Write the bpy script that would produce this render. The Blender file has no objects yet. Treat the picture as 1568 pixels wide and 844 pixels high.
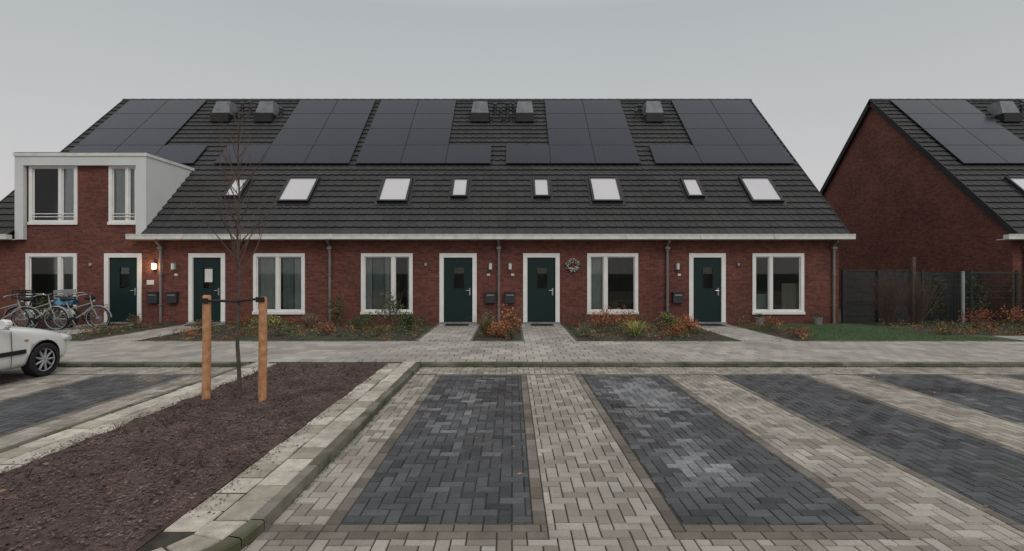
import bpy, math, random
from mathutils import Vector, Matrix, noise
random.seed(7)
R=random.random
def U(a,b): return a+(b-a)*random.random()
scene=bpy.context.scene
GZ=0.08          # level of pavement above the road
FY=17.0          # facade plane
# ------------------------------------------------------------------ materials
def mat(name,c1,c2=None,rough=.8,nscale=3.0,namt=.25,bump=0.0,bscale=60.0,metal=0.0,spec=.4,
        wear=None,moss=None,mossc=(.05,.06,.02),mscale=1.2,mthr=.55,coat=0.0,fine=0.0,fscale=120.0,damp=None):
    m=bpy.data.materials.new(name); m.use_nodes=True
    N=m.node_tree.nodes; L=m.node_tree.links
    b=N['Principled BSDF']
    b.inputs['Roughness'].default_value=rough; b.inputs['Metallic'].default_value=metal
    b.inputs['Specular IOR Level'].default_value=spec; b.inputs['Coat Weight'].default_value=coat
    g=N.new('ShaderNodeNewGeometry')
    if c2 is None: c2=c1
    mx=N.new('ShaderNodeMix'); mx.data_type='RGBA'
    mx.inputs[6].default_value=(*c1,1); mx.inputs[7].default_value=(*c2,1)
    L.new(g.outputs['Random Per Island'],mx.inputs[0])
    out=mx.outputs[2]
    def noi(scale,det=4):
        n=N.new('ShaderNodeTexNoise'); n.inputs['Scale'].default_value=scale; n.inputs['Detail'].default_value=det
        L.new(g.outputs['Position'],n.inputs['Vector']); return n.outputs['Fac']
    def mr(src,a,b_,c,d):
        r=N.new('ShaderNodeMapRange'); r.inputs[1].default_value=a;r.inputs[2].default_value=b_;r.inputs[3].default_value=c;r.inputs[4].default_value=d
        L.new(src,r.inputs[0]); return r.outputs[0]
    if wear:
        at=N.new('ShaderNodeAttribute'); at.attribute_name='wear'
        mw=N.new('ShaderNodeMix'); mw.data_type='RGBA'; mw.inputs[7].default_value=(*wear,1)
        mm=N.new('ShaderNodeMath'); mm.operation='MULTIPLY'; mm.use_clamp=True
        L.new(at.outputs['Fac'],mm.inputs[0]); L.new(mr(noi(25),.3,.6,.55,1.1),mm.inputs[1])
        L.new(mm.outputs[0],mw.inputs[0]); L.new(out,mw.inputs[6]); out=mw.outputs[2]
    def mul(o,f):
        v=N.new('ShaderNodeVectorMath'); v.operation='SCALE'; L.new(o,v.inputs[0]); L.new(f,v.inputs['Scale']); return v.outputs[0]
    if namt: out=mul(out,mr(noi(nscale),.3,.7,1-namt,1+namt))
    if fine: out=mul(out,mr(noi(fscale,2),.3,.7,1-fine,1+fine))
    if moss:
        mo=N.new('ShaderNodeMix'); mo.data_type='RGBA'; mo.inputs[7].default_value=(*mossc,1)
        L.new(mr(noi(mscale,8),mthr,mthr+.12,0,moss),mo.inputs[0]); L.new(out,mo.inputs[6]); out=mo.outputs[2]
    L.new(out,b.inputs['Base Color'])
    if damp: L.new(mr(noi(damp[0],5),.38,.62,damp[1],damp[2]),b.inputs['Roughness'])
    if bump:
        bn=N.new('ShaderNodeBump'); bn.inputs['Strength'].default_value=bump; bn.inputs['Distance'].default_value=.01
        L.new(noi(bscale),bn.inputs['Height']); L.new(bn.outputs[0],b.inputs['Normal'])
    return m
def brick_mat(name,c1,c2,mort,w,h,ms,ground=False,rough=.9):
    m=bpy.data.materials.new(name); m.use_nodes=True
    N=m.node_tree.nodes; L=m.node_tree.links; b=N['Principled BSDF']; b.inputs['Roughness'].default_value=rough
    b.inputs['Specular IOR Level'].default_value=.25
    g=N.new('ShaderNodeNewGeometry'); s=N.new('ShaderNodeSeparateXYZ'); L.new(g.outputs['Position'],s.inputs[0])
    c=N.new('ShaderNodeCombineXYZ')
    if ground: L.new(s.outputs[0],c.inputs[0]); L.new(s.outputs[1],c.inputs[1])
    else:
        a=N.new('ShaderNodeMath'); L.new(s.outputs[0],a.inputs[0]); L.new(s.outputs[1],a.inputs[1])
        L.new(a.outputs[0],c.inputs[0]); L.new(s.outputs[2],c.inputs[1])
    t=N.new('ShaderNodeTexBrick'); L.new(c.outputs[0],t.inputs['Vector'])
    t.inputs['Color1'].default_value=(*c1,1);t.inputs['Color2'].default_value=(*c2,1);t.inputs['Mortar'].default_value=(*mort,1)
    t.inputs['Scale'].default_value=1;t.inputs['Mortar Size'].default_value=ms;t.inputs['Brick Width'].default_value=w;t.inputs['Row Height'].default_value=h
    t.inputs['Mortar Smooth'].default_value=.3
    o=t.outputs[0]
    for sc,am in ((.7,.2),(9,.24)):
        n=N.new('ShaderNodeTexNoise'); n.inputs['Scale'].default_value=sc; n.inputs['Detail'].default_value=6; L.new(g.outputs['Position'],n.inputs['Vector'])
        r=N.new('ShaderNodeMapRange'); r.inputs[1].default_value=.3;r.inputs[2].default_value=.7;r.inputs[3].default_value=1-am;r.inputs[4].default_value=1+am
        L.new(n.outputs[0],r.inputs[0]); v=N.new('ShaderNodeVectorMath'); v.operation='SCALE'; L.new(o,v.inputs[0]); L.new(r.outputs[0],v.inputs['Scale']); o=v.outputs[0]
    L.new(o,b.inputs['Base Color'])
    bn=N.new('ShaderNodeBump'); bn.inputs['Strength'].default_value=.4; bn.inputs['Distance'].default_value=.006; bn.invert=True
    L.new(t.outputs['Fac'],bn.inputs['Height']); L.new(bn.outputs[0],b.inputs['Normal'])
    return m
def glass_mat(name,tint=(.80,.83,.83),ior=1.5):
    m=bpy.data.materials.new(name); m.use_nodes=True
    N=m.node_tree.nodes; L=m.node_tree.links; N.remove(N['Principled BSDF'])
    f=N.new('ShaderNodeFresnel'); f.inputs[0].default_value=ior
    a=N.new('ShaderNodeMath'); a.operation='MULTIPLY_ADD'; a.inputs[1].default_value=1.1; a.inputs[2].default_value=.0; a.use_clamp=True
    t=N.new('ShaderNodeBsdfTransparent'); t.inputs[0].default_value=(*tint,1)
    g=N.new('ShaderNodeBsdfGlossy'); g.inputs['Roughness'].default_value=.02
    x=N.new('ShaderNodeMixShader'); L.new(f.outputs[0],a.inputs[0]); L.new(a.outputs[0],x.inputs[0]); L.new(t.outputs[0],x.inputs[1]); L.new(g.outputs[0],x.inputs[2])
    L.new(x.outputs[0],N['Material Output'].inputs[0]); return m
def emit_mat(name,c,s):
    m=bpy.data.materials.new(name); m.use_nodes=True
    b=m.node_tree.nodes['Principled BSDF']; b.inputs['Emission Color'].default_value=(*c,1); b.inputs['Emission Strength'].default_value=s
    return m

M={}
M['brick']=brick_mat('red_brick',(.185,.059,.043),(.105,.034,.027),(.110,.068,.056),.22,.065,.010)
M['pavebrick']=brick_mat('road_brick',(.27,.235,.19),(.19,.165,.135),(.07,.06,.05),.21,.105,.008,ground=True)
M['white']=mat('white_paint',(.76,.745,.715),rough=.45,namt=.06)
M['render']=mat('white_panel',(.60,.61,.60),rough=.6,namt=.05,nscale=1)
M['cream']=mat('gutter_white',(.62,.61,.57),rough=.5,namt=.12,nscale=5)
M['tile']=mat('roof_tile',(.043,.042,.042),(.053,.051,.051),rough=.8,nscale=.7,namt=.12,spec=.25,moss=.2,mossc=(.055,.055,.045),mscale=.8)
M['deck']=mat('roof_deck',(.020,.019,.019),rough=.9)
M['pv']=mat('solar_glass',(.009,.010,.022),(.012,.014,.028),rough=.22,namt=.1,spec=.28)
M['pvf']=mat('solar_frame',(.018,.018,.021),rough=.45,metal=.2)
M['zinc']=mat('zinc',(.22,.22,.23),rough=.5,namt=.2,nscale=6)
M['vent']=mat('vent_metal',(.15,.155,.165),rough=.55,namt=.25,nscale=4)
M['black']=mat('black',(.012,.012,.013),rough=.6)
M['pipe']=mat('downpipe_zinc',(.19,.165,.16),rough=.55,namt=.15)
M['door']=mat('green_door',(.005,.021,.020),rough=.4,namt=.05,spec=.3)
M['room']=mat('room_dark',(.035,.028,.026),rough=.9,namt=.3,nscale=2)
M['curt_w']=mat('curtain_white',(.66,.66,.63),rough=.9,namt=.05)
M['curt_g']=mat('curtain_grey',(.36,.42,.40),rough=.9,namt=.08)
M['curt_b']=mat('curtain_beige',(.38,.34,.28),rough=.9,namt=.08)
M['glass']=glass_mat('window_glass')
M['sky_blind']=mat('skylight_blind',(.50,.485,.50),rough=.12,namt=.05,nscale=.5,coat=.4,spec=.5)
M['chrome']=mat('metal',(.5,.5,.5),rough=.3,metal=1,namt=0)
M['post']=mat('anthracite_box',(.03,.032,.036),rough=.5,namt=.05)
M['lampoff']=mat('lamp_glass',(.6,.6,.58),rough=.3,namt=0)
M['lampon']=emit_mat('lamp_glass_lit',(1,.72,.4),9)
M['slab']=mat('pavement_slab',(.26,.235,.205),(.38,.35,.31),rough=.75,nscale=.7,namt=.13,bump=.4,moss=.22,mossc=(.15,.14,.11),mthr=.58,fine=.12,damp=(.7,.5,.85))
M['slab2']=mat('island_slab',(.27,.24,.19),(.50,.46,.39),rough=.9,nscale=9,namt=.22,bump=.6,moss=.5,mossc=(.14,.13,.08),mscale=5,mthr=.6,fine=.2)
M['kerb']=mat('kerb_concrete',(.10,.09,.065),(.18,.165,.135),rough=.95,nscale=5,namt=.3,bump=.6,moss=.85,mossc=(.06,.065,.024),mscale=2.5,mthr=.50,fine=.2)
M['joint']=mat('joint_sand',(.045,.038,.028),rough=1,nscale=8,namt=.4,moss=.6,mossc=(.035,.042,.014),mscale=2)
M['lp']=mat('paver_light',(.19,.163,.132),(.33,.295,.25),rough=.8,nscale=1.5,namt=.2,bump=.4,wear=(.46,.43,.385),fine=.2,moss=.35,mossc=(.09,.09,.06),mthr=.6,damp=(.9,.42,.8))
M['dp']=mat('paver_dark',(.024,.025,.027),(.056,.057,.061),rough=.6,nscale=3,namt=.22,bump=.22,wear=(.27,.272,.28),fine=.2,moss=.45,mossc=(.045,.05,.026),mthr=.6,damp=(1.1,.24,.6))
M['bp']=mat('paver_brown',(.10,.083,.068),(.165,.14,.115),rough=.85,nscale=3,namt=.25,bump=.5,wear=(.3,.28,.25),fine=.2)
M['soil']=mat('soil',(.045,.034,.024),rough=1,nscale=6,namt=.5,bump=1,bscale=80,moss=.8,mossc=(.045,.06,.02),mscale=1.3,mthr=.48)
M['mulch']=mat('mulch',(.085,.055,.048),rough=1,nscale=2.5,namt=.35,bump=1,bscale=90,fine=.4)
M['chip']=mat('mulch_chip',(.035,.022,.02),(.17,.115,.10),rough=1,nscale=2.5,namt=.3)
M['lawn']=mat('lawn_base',(.05,.085,.035),rough=1,nscale=12,namt=.3)
M['blade']=mat('grass_blade',(.05,.095,.035),(.09,.14,.055),rough=.8,namt=.2)
M['far']=mat('far_ground',(.05,.06,.03),rough=1,nscale=.1,namt=.3)
M['wood']=mat('stake_wood',(.42,.20,.10),(.48,.25,.13),rough=.8,nscale=14,namt=.28)
M['bark']=mat('bark',(.085,.07,.055),rough=.95,nscale=20,namt=.3)
M['twig']=mat('twig',(.13,.08,.06),(.08,.055,.045),rough=.95,namt=.2)
M['lf_green']=mat('leaf_green',(.045,.08,.022),(.10,.15,.045),rough=.7,namt=.2)
M['lf_dark']=mat('leaf_darkgreen',(.025,.042,.018),(.055,.085,.03),rough=.6,namt=.2)
M['lf_red']=mat('leaf_red',(.16,.03,.014),(.38,.09,.03),rough=.8,namt=.2)
M['lf_orange']=mat('leaf_orange',(.34,.11,.04),(.52,.24,.09),rough=.8,namt=.2)
M['lf_brown']=mat('leaf_brown',(.10,.055,.03),(.24,.14,.08),rough=.9,namt=.2)
M['lf_yellow']=mat('leaf_yellow',(.32,.31,.07),(.50,.45,.14),rough=.8,namt=.2)
M['lf_sage']=mat('leaf_sage',(.12,.14,.09),(.21,.23,.15),rough=.8,namt=.2)
M['fencewood']=mat('fence_panel',(.026,.027,.028),(.040,.039,.039),rough=.85,nscale=8,namt=.25)
M['postwood']=mat('fence_post_wood',(.10,.07,.055),rough=.9,nscale=8,namt=.3)
M['wire']=mat('fence_wire',(.02,.035,.03),rough=.5)
M['steel']=mat('galvanised',(.30,.31,.31),rough=.5,namt=.1)
M['rubber']=mat('rubber',(.015,.015,.016),rough=.8)
M['carpaint']=mat('car_white',(.74,.74,.71),rough=.25,namt=.02,coat=.7)
M['carglass']=mat('car_glass',(.008,.01,.012),rough=.05,namt=0,spec=.8)
M['lightglass']=mat('headlight',(.45,.47,.5),rough=.1,namt=0,coat=1,spec=.8)
M['orange']=mat('indicator',(.6,.2,.03),rough=.3)
M['blue']=mat('blue_cloth',(.05,.16,.26),(.08,.22,.33),rough=.8)
M['bikered']=mat('bike_paint',(.03,.03,.035),rough=.4)
M['skin_w']=mat('white_plastic',(.6,.6,.6),rough=.5)

# ------------------------------------------------------------------ mesh builder
class MB:
    def __init__(s): s.v=[];s.f=[];s.m=[];s.mats=[];s.w=[]
    def mi(s,k):
        if k not in s.mats: s.mats.append(k)
        return s.mats.index(k)
    def face(s,pts,k):
        n=len(s.v); s.v.extend(pts); s.f.append(tuple(range(n,n+len(pts)))); s.m.append(s.mi(k))
    def box(s,x0,x1,y0,y1,z0,z1,k,Mx=None):
        n=len(s.v)
        P=[(x0,y0,z0),(x1,y0,z0),(x1,y1,z0),(x0,y1,z0),(x0,y0,z1),(x1,y0,z1),(x1,y1,z1),(x0,y1,z1)]
        if Mx is not None: P=[tuple(Mx@Vector(p)) for p in P]
        s.v+=P; i=s.mi(k)
        for q in ((0,3,2,1),(4,5,6,7),(0,1,5,4),(1,2,6,5),(2,3,7,6),(3,0,4,7)):
            s.f.append(tuple(n+a for a in q)); s.m.append(i)
    def tube(s,pts,rads,k,n=6,closed=False,cap=True):
        pts=[Vector(p) for p in pts]
        if not hasattr(rads,'__len__'): rads=[rads]*len(pts)
        base=len(s.v); i=s.mi(k); c=len(pts); up=None
        for a in range(c):
            if closed: t=pts[(a+1)%c]-pts[a-1]
            else: t=pts[min(a+1,c-1)]-pts[max(a-1,0)]
            if t.length<1e-9: t=Vector((0,0,1))
            t.normalize()
            if up is None: up=Vector((1,0,0)) if abs(t.x)<.8 else Vector((0,1,0))
            u=(up-t*up.dot(t))
            if u.length<1e-4: u=t.orthogonal()
            u.normalize(); up=u; w=t.cross(u)
            for j in range(n):
                an=2*math.pi*j/n; s.v.append(tuple(pts[a]+(u*math.cos(an)+w*math.sin(an))*rads[a]))
        for a in range(c if closed else c-1):
            b=(a+1)%c
            for j in range(n):
                s.f.append((base+a*n+j,base+a*n+(j+1)%n,base+b*n+(j+1)%n,base+b*n+j)); s.m.append(i)
        if cap and not closed:
            s.f.append(tuple(base+j for j in range(n))[::-1]); s.m.append(i)
            s.f.append(tuple(base+(c-1)*n+j for j in range(n))); s.m.append(i)
    def paver(s,x0,x1,y0,y1,zt,k,wear=0,b=.004,g=.0035,tilt=.0015):
        if x1-x0<.02 or y1-y0<.02: return
        x0+=g;x1-=g;y0+=g;y1-=g; n=len(s.v); h=.009
        t=[U(-tilt,tilt) for _ in range(4)]
        s.v+=[(x0,y0,zt-h),(x1,y0,zt-h),(x1,y1,zt-h),(x0,y1,zt-h),(x0+b,y0+b,zt+t[0]),(x1-b,y0+b,zt+t[1]),(x1-b,y1-b,zt+t[2]),(x0+b,y1-b,zt+t[3])]
        i=s.mi(k)
        for q in ((4,5,6,7),(0,1,5,4),(1,2,6,5),(2,3,7,6),(3,0,4,7)):
            s.f.append(tuple(n+a for a in q)); s.m.append(i)
        s.w+= [wear]*8
    def obj(s,name,parent=None,smooth=False,mod=None):
        me=bpy.data.meshes.new(name); me.from_pydata([tuple(p) for p in s.v],[],s.f)
        for k in s.mats: me.materials.append(M[k])
        me.polygons.foreach_set('material_index',s.m)
        if smooth: me.polygons.foreach_set('use_smooth',[True]*len(s.f))
        if len(s.w)==len(s.v) and s.w:
            a=me.attributes.new('wear','FLOAT','POINT'); a.data.foreach_set('value',s.w)
        me.update()
        o=bpy.data.objects.new(name,me); scene.collection.objects.link(o)
        if parent: o.parent=parent
        return o
def empty(name,loc=(0,0,0),rz=0):
    e=bpy.data.objects.new(name,None); e.empty_display_size=.3; e.location=loc; e.rotation_euler=(0,0,rz)
    scene.collection.objects.link(e); return e
def fx(p): return (p-784)/46.12          # survey units on the facade -> metres
def fz(p): return 1.84+(415-p)/46.12

# ------------------------------------------------------------------ ground sheets
g=MB(); g.face([(-400,-300,-.06),(400,-300,-.06),(400,600,-.06),(-400,600,-.06)],'far'); g.obj('ground')
g=MB(); g.face([(-40,-12,-.012),(40,-12,-.012),(40,1.62,-.012),(-40,1.62,-.012)],'pavebrick')
g.face([(-40,1.62,-.012),(-13.9,1.62,-.012),(-13.9,11.4,-.012),(-40,11.4,-.012)],'pavebrick')
g.face([(14.1,1.62,-.012),(40,1.62,-.012),(40,11.4,-.012),(14.1,11.4,-.012)],'pavebrick')
g.obj('road')
g=MB(); g.face([(-13.9,1.62,-.008),(14.1,1.62,-.008),(14.1,9.95,-.008),(-13.9,9.95,-.008)],'joint'); g.obj('parking_bed_sand')

W=.104
PI=2.48
bays=[-1.25+PI*i for i in range(0,6)]
def sst(a,b,v): 
    t=max(0,min(1,(v-a)/(b-a))); return t*t*(3-2*t)
def wearfn(x,y,dark):
    n=noise.noise(Vector((x*.9,y*.55,3.3)))*.8+noise.noise(Vector((x*2.6,y*2.6,1.1)))*.6
    if dark:
        i=round((x+.55)/PI) if x>-3 else round((x+6.47)/PI)
        cx=(-.55+PI*i) if x>-3 else (-6.47+PI*i)
        if x>-3 and i==0: g1=.50*math.exp(-((x-cx)/.6)**2-((y-7.0)/1.8)**2)
        elif x>-3 and i==1: g1=.92*math.exp(-((x-cx)/.65)**2-((y-7.5)/1.7)**2)+.66*math.exp(-((x-cx+.1)/.35)**2-((y-4.75)/.55)**2)
        else: g1=.20*math.exp(-((x-cx)/.6)**2-((y-6.6)/2)**2)
        v=g1+n*.48+(R()-.5)*.55
        return .15*R()+.75*sst(.25,.95,v)
    return max(0,min(.85,n*.5+(R()-.5)*1.0))
pv=MB()
def herring(x0,x1,y0,y1,k):
    dk=(k=='dp')
    i0=int(math.floor(x0/W))-2; i1=int(math.ceil(x1/W))+1; j0=int(math.floor(y0/W))-2; j1=int(math.ceil(y1/W))+1
    for i in range(i0,i1):
        for j in range(j0,j1):
            q=(i-j)%4
            if q==0: a,b,c,d=i*W,(i+2)*W,j*W,(j+1)*W
            elif q==3: a,b,c,d=i*W,(i+1)*W,j*W,(j+2)*W
            else: continue
            a=max(a,x0);b=min(b,x1);c=max(c,y0);d=min(d,y1)
            if b-a<.02 or d-c<.02: continue
            pv.paver(a,b,c,d,U(-.002,.002),k,wearfn((a+b)/2,(c+d)/2,dk))
def running(x0,x1,y0,y1,k,alongx=True):
    L=.208
    if alongx:
        r=max(1,round((y1-y0)/W))
        h=(y1-y0)/r
        for a in range(r):
            x=x0-(a%2)*L/2
            while x<x1:
                pv.paver(max(x,x0),min(x+L,x1),y0+a*h,y0+(a+1)*h,U(-.0015,.0015),k,wearfn(x,y0,False)*.6); x+=L
    else:
        r=max(1,round((x1-x0)/W)); h=(x1-x0)/r
        for a in range(r):
            y=y0-(a%2)*L/2
            while y<y1:
                pv.paver(x0+a*h,x0+(a+1)*h,max(y,y0),min(y+L,y1),U(-.0015,.0015),k,wearfn(x0,y,False)*.6); y+=L
YF,YB=3.72,9.05
KX=-1.75
xs=KX
for i,a in enumerate(bays):
    b=a+1.40
    herring(xs,a-W,YF,YB,'lp') if a-W-xs>.15 else None
    running(a-W,a,YF,YB,'bp',False)
    herring(a,b,YF,YB,'dp')
    running(b,b+W,YF,YB,'bp',False)
    running(a-W,b+W,YF-2*W,YF,'bp')
    xn=a+PI-W if i<5 else 14.1
    if i<5: herring(b+W,xn,YF-2*W,YF,'lp')
    xs=b+W
herring(xs,14.1,YF,YB,'lp')
running(KX,14.1,YB,YB+W,'bp')
herring(KX,14.1,YB+W,9.8-W,'lp')
running(KX,14.1,9.8-W,9.8,'lp')
running(-3.3,bays[0]-W,YF-2*W,YF,'bp')
herring(-13.9,14.1,1.62,2.92,'lp')
herring(-3.3,14.1,2.92,YF-2*W,'lp')
herring(-13.9,-4.4,2.92,YF,'lp')
# left hand parking
LX=-5.06
xs=-13.9
for a in (-12.13,-9.65,-7.17):
    b=a+1.40
    herring(xs,a-W,YF,YB,'lp'); running(a-W,a,YF,YB,'bp',False); herring(a,b,YF,YB,'dp'); running(b,b+W,YF,YB,'bp',False); xs=b+W
herring(xs,LX,YF,YB,'lp'); running(-13.9,LX,YB,YB+W,'bp'); herring(-13.9,LX,YB+W,9.8,'lp')
pv.obj('parking_pavement')

# ------------------------------------------------------------------ kerbs + sidewalk + island
kb=MB()
def kerb_path(pts,width=.13,z0=-.02,z1=GZ,seg=1.0):
    P=[Vector((p[0],p[1],0)) for p in pts]
    out=[P[0]]; 
    for a,b in zip(P,P[1:]):
        d=(b-a).length; n=max(1,round(d/seg))
        for i in range(1,n+1): out.append(a.lerp(b,i/n))
    def nrm(i):
        t=out[min(i+1,len(out)-1)]-out[max(i-1,0)]; t.normalize(); return Vector((-t.y,t.x,0))
    for i in range(len(out)-1):
        a,b=out[i],out[i+1]; na,nb=nrm(i),nrm(i+1); t=(b-a).normalized()*.003
        a2=a+t;b2=b-t; j=U(-.004,.004); c=.014
        o0,o1=a2,b2; i0,i1=a2+na*width,b2+nb*width
        z=z1+j
        kb.face([(o0.x,o0.y,z0),(o1.x,o1.y,z0),(o1.x,o1.y,z-c),(o0.x,o0.y,z-c)],'kerb')
        p0=o0+na*c;p1=o1+nb*c
        kb.face([(o0.x,o0.y,z-c),(o1.x,o1.y,z-c),(p1.x,p1.y,z),(p0.x,p0.y,z)],'kerb')
        kb.face([(p0.x,p0.y,z),(p1.x,p1.y,z),(i1.x,i1.y,z),(i0.x,i0.y,z)],'kerb')
        kb.face([(i0.x,i0.y,z0),(i0.x,i0.y,z),(i1.x,i1.y,z),(i1.x,i1.y,z0)],'kerb')
arc=lambda cx,cy,r,a0,a1,n:[(cx+r*math.cos(math.radians(a0+(a1-a0)*i/n)),cy+r*math.sin(math.radians(a0+(a1-a0)*i/n))) for i in range(n+1)]
RC=.95; CY=3.62; CR=(KX-RC,CY); CL=(LX+RC,CY)
isl=[(LX,9.8),(LX,CY)]+arc(CL[0],CY,RC,180,270,6)+arc(CR[0],CY,RC,270,360,6)+[(KX,9.8)]
kerb_path(isl,.10)
kerb_path([(KX,9.8),(14.4,9.8)]); kerb_path([(14.4,9.8),(40,9.8)])
kerb_path([(-40,9.8),(LX,9.8)])
kb.obj('kerb')
g=MB(); z=GZ-.012
g.face([(-40,9.9,z),(40,9.9,z),(40,17.6,z),(-40,17.6,z)],'joint')
inner=[(LX+.06,9.9),(LX+.06,CY)]+arc(CL[0],CY,RC-.06,180,270,6)+arc(CR[0],CY,RC-.06,270,360,6)+[(KX-.06,9.9)]
g.face([(x,y,z) for x,y in inner],'joint')
g.obj('pavement_base')
sw=MB()
def slabs(x0,x1,y0,y1,k='slab',s=.3,sy=None,zt=GZ,off=True):
    sy=sy or s; j=0; y=y0
    while y<y1-.02:
        x=x0-(s/2 if (j%2 and off) else 0)
        while x<x1-.02:
            sw.paver(max(x,x0),min(x+s,x1),y,min(y+sy,y1),zt+U(-.002,.002),k,0,b=.007,g=.005); x+=s
        y+=sy;j+=1
slabs(-15,15,9.94,12.8)
for a,b in ((-14.1,-12.2),(-10.75,-9.45),(-2.4,-1.05),(.3,1.62),(5.75,7.1)): slabs(a,b,12.8,16.98)
slabs(-17,-14.6,12.8,13.4)
slabs(13.0,15.6,13.0,13.9)
def quadslab(P,k='slab2',zt=GZ):
    c=[sum(p[0] for p in P)/4,sum(p[1] for p in P)/4]; jx,jy=U(-.006,.006),U(-.006,.006)
    Q=[(p[0]+(c[0]-p[0])*.06+jx,p[1]+(c[1]-p[1])*.06+jy) for p in P]; T=[(p[0]+(c[0]-p[0])*.12+jx,p[1]+(c[1]-p[1])*.12+jy) for p in P]
    n=len(sw.v); zz=zt+U(-.004,.005)
    sw.v+=[(q[0],q[1],zt-.01) for q in Q]+[(q[0],q[1],zz+U(-.002,.002)) for q in T]; i=sw.mi(k)
    for q in ((4,5,6,7),(0,1,5,4),(1,2,6,5),(2,3,7,6),(3,0,4,7)): sw.f.append(tuple(n+a for a in q)); sw.m.append(i)
    sw.w+=[0]*8
for r0,r1,ph in ((.105,.365,0),(.365,.625,.15)):
    y=CY-ph
    while y<9.8:
        for X,sg in ((KX,-1),(LX,1)):
            if y+.3<9.95:
                a,b=X+sg*r0,X+sg*r1; quadslab([(min(a,b),y),(max(a,b),y),(max(a,b),y+.3),(min(a,b),y+.3)])
        y+=.3
    if ph==0:
        for cx,cy,aa in ((CR[0],CY,270),(CL[0],CY,180)):
            for t in range(5):
                a0=math.radians(aa+18*t);a1=math.radians(aa+18*t+18); R0=RC-r0; R1=RC-r1
                quadslab([(cx+R0*math.cos(a0),cy+R0*math.sin(a0)),(cx+R0*math.cos(a1),cy+R0*math.sin(a1)),(cx+R1*math.cos(a1),cy+R1*math.sin(a1)),(cx+R1*math.cos(a0),cy+R1*math.sin(a0))])
        x=CL[0]
        while x<CR[0]-.01:
            quadslab([(x,CY-RC+r0),(min(x+.3,CR[0]),CY-RC+r0),(min(x+.3,CR[0]),CY-RC+r1),(x,CY-RC+r1)]); x+=.3
sw.obj('sidewalk')
ed=MB()
for a,b in ((-12.2,-10.75),(-9.45,-2.4),(-1.05,.3),(1.62,5.75),(7.1,12.4)):
    ed.box(a,b,12.80,12.85,0,GZ+.012,'kerb')
    for e in (a,b-.05): ed.box(e,e+.05,12.85,16.95,0,GZ+.010,'kerb')
ed.obj('garden_edging')

def terrain(name,x0,x1,y0,y1,nx,ny,z,amp,k,sc=3.0,mask=None):
    m=MB(); 
    for j in range(ny+1):
        for i in range(nx+1):
            x=x0+(x1-x0)*i/nx;y=y0+(y1-y0)*j/ny
            e=min(i,nx-i,j,ny-j); f=0 if e==0 else 1
            m.v.append((x,y,z+f*amp*(.6+noise.noise(Vector((x*sc,y*sc,0)))+.5*noise.noise(Vector((x*sc*4,y*sc*4,5))))))
    i_=m.mi(k)
    for j in range(ny):
        for i in range(nx):
            if mask and not mask(x0+(x1-x0)*(i+.5)/nx,y0+(y1-y0)*(j+.5)/ny): continue
            a=j*(nx+1)+i; m.f.append((a,a+1,a+nx+2,a+nx+1)); m.m.append(i_)
    return m.obj(name,smooth=True)
MX0,MX1=LX+.625,KX-.625
def inmulch(x,y,mar=0.0):
    if x<MX0+mar or x>MX1-mar or y>9.68: return False
    r=RC-.36-mar
    if y>CY: return True
    if CL[0]<=x<=CR[0]: return y>CY-r
    c=CR if x>CR[0] else CL
    return math.hypot(x-c[0],y-CY)<r
terrain('mulch_bed',MX0,MX1,2.95,9.68,60,152,GZ-.004,.035,'mulch',4,inmulch)
def leafquad(m,c,s,k,flat=False,asp=.5):
    a=U(0,6.283); 
    if flat: d=Vector((math.cos(a),math.sin(a),U(-.3,.3))); n=Vector((U(-.4,.4),U(-.4,.4),1))
    else: d=Vector((U(-1,1),U(-1,1),U(-.6,1))); n=Vector((U(-1,1),U(-1,1),U(-1,1)))
    if d.length<.1: d=Vector((1,0,0))
    d.normalize(); w=d.cross(n)
    if w.length<.05: w=d.orthogonal()
    w.normalize(); c=Vector(c); h=w*s*asp*.5; l=d*s*.5
    m.face([tuple(c-l),tuple(c+h),tuple(c+l),tuple(c-h)],k)
ch=MB()
for _ in range(24000):
    x=U(MX0,MX1);y=U(2.95,9.66)
    if not inmulch(x,y,.01): continue
    z=GZ-.004+.035*(.6+noise.noise(Vector((x*4,y*4,0))))+U(0,.02)
    leafquad(ch,(x,y,z),U(.012,.045),'chip',True,U(.25,.7))
for _ in range(60):
    leafquad(ch,(U(MX0,MX1),U(3.7,9.66),GZ+.06),U(.04,.07),'lf_brown',True,.6)
for _ in range(60):
    x=U(MX0+.1,MX1-.1);y=U(3.8,9.5)
    for _ in range(12): 
        a=U(0,6.28); h=U(.04,.11); ch.tube([(x,y,GZ+.01),(x+math.cos(a)*h*.6,y+math.sin(a)*h*.6,GZ+.03+h)],[.003,.0015],'twig',3,cap=False)
for _ in range(1500):
    x=random.choice([MX1+abs(random.gauss(0,.09)),MX0-abs(random.gauss(0,.09))]); leafquad(ch,(x,U(3.65,9.7),GZ+.007),U(.01,.03),'chip',True,.6)
ch.obj('bark_mulch')

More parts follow.
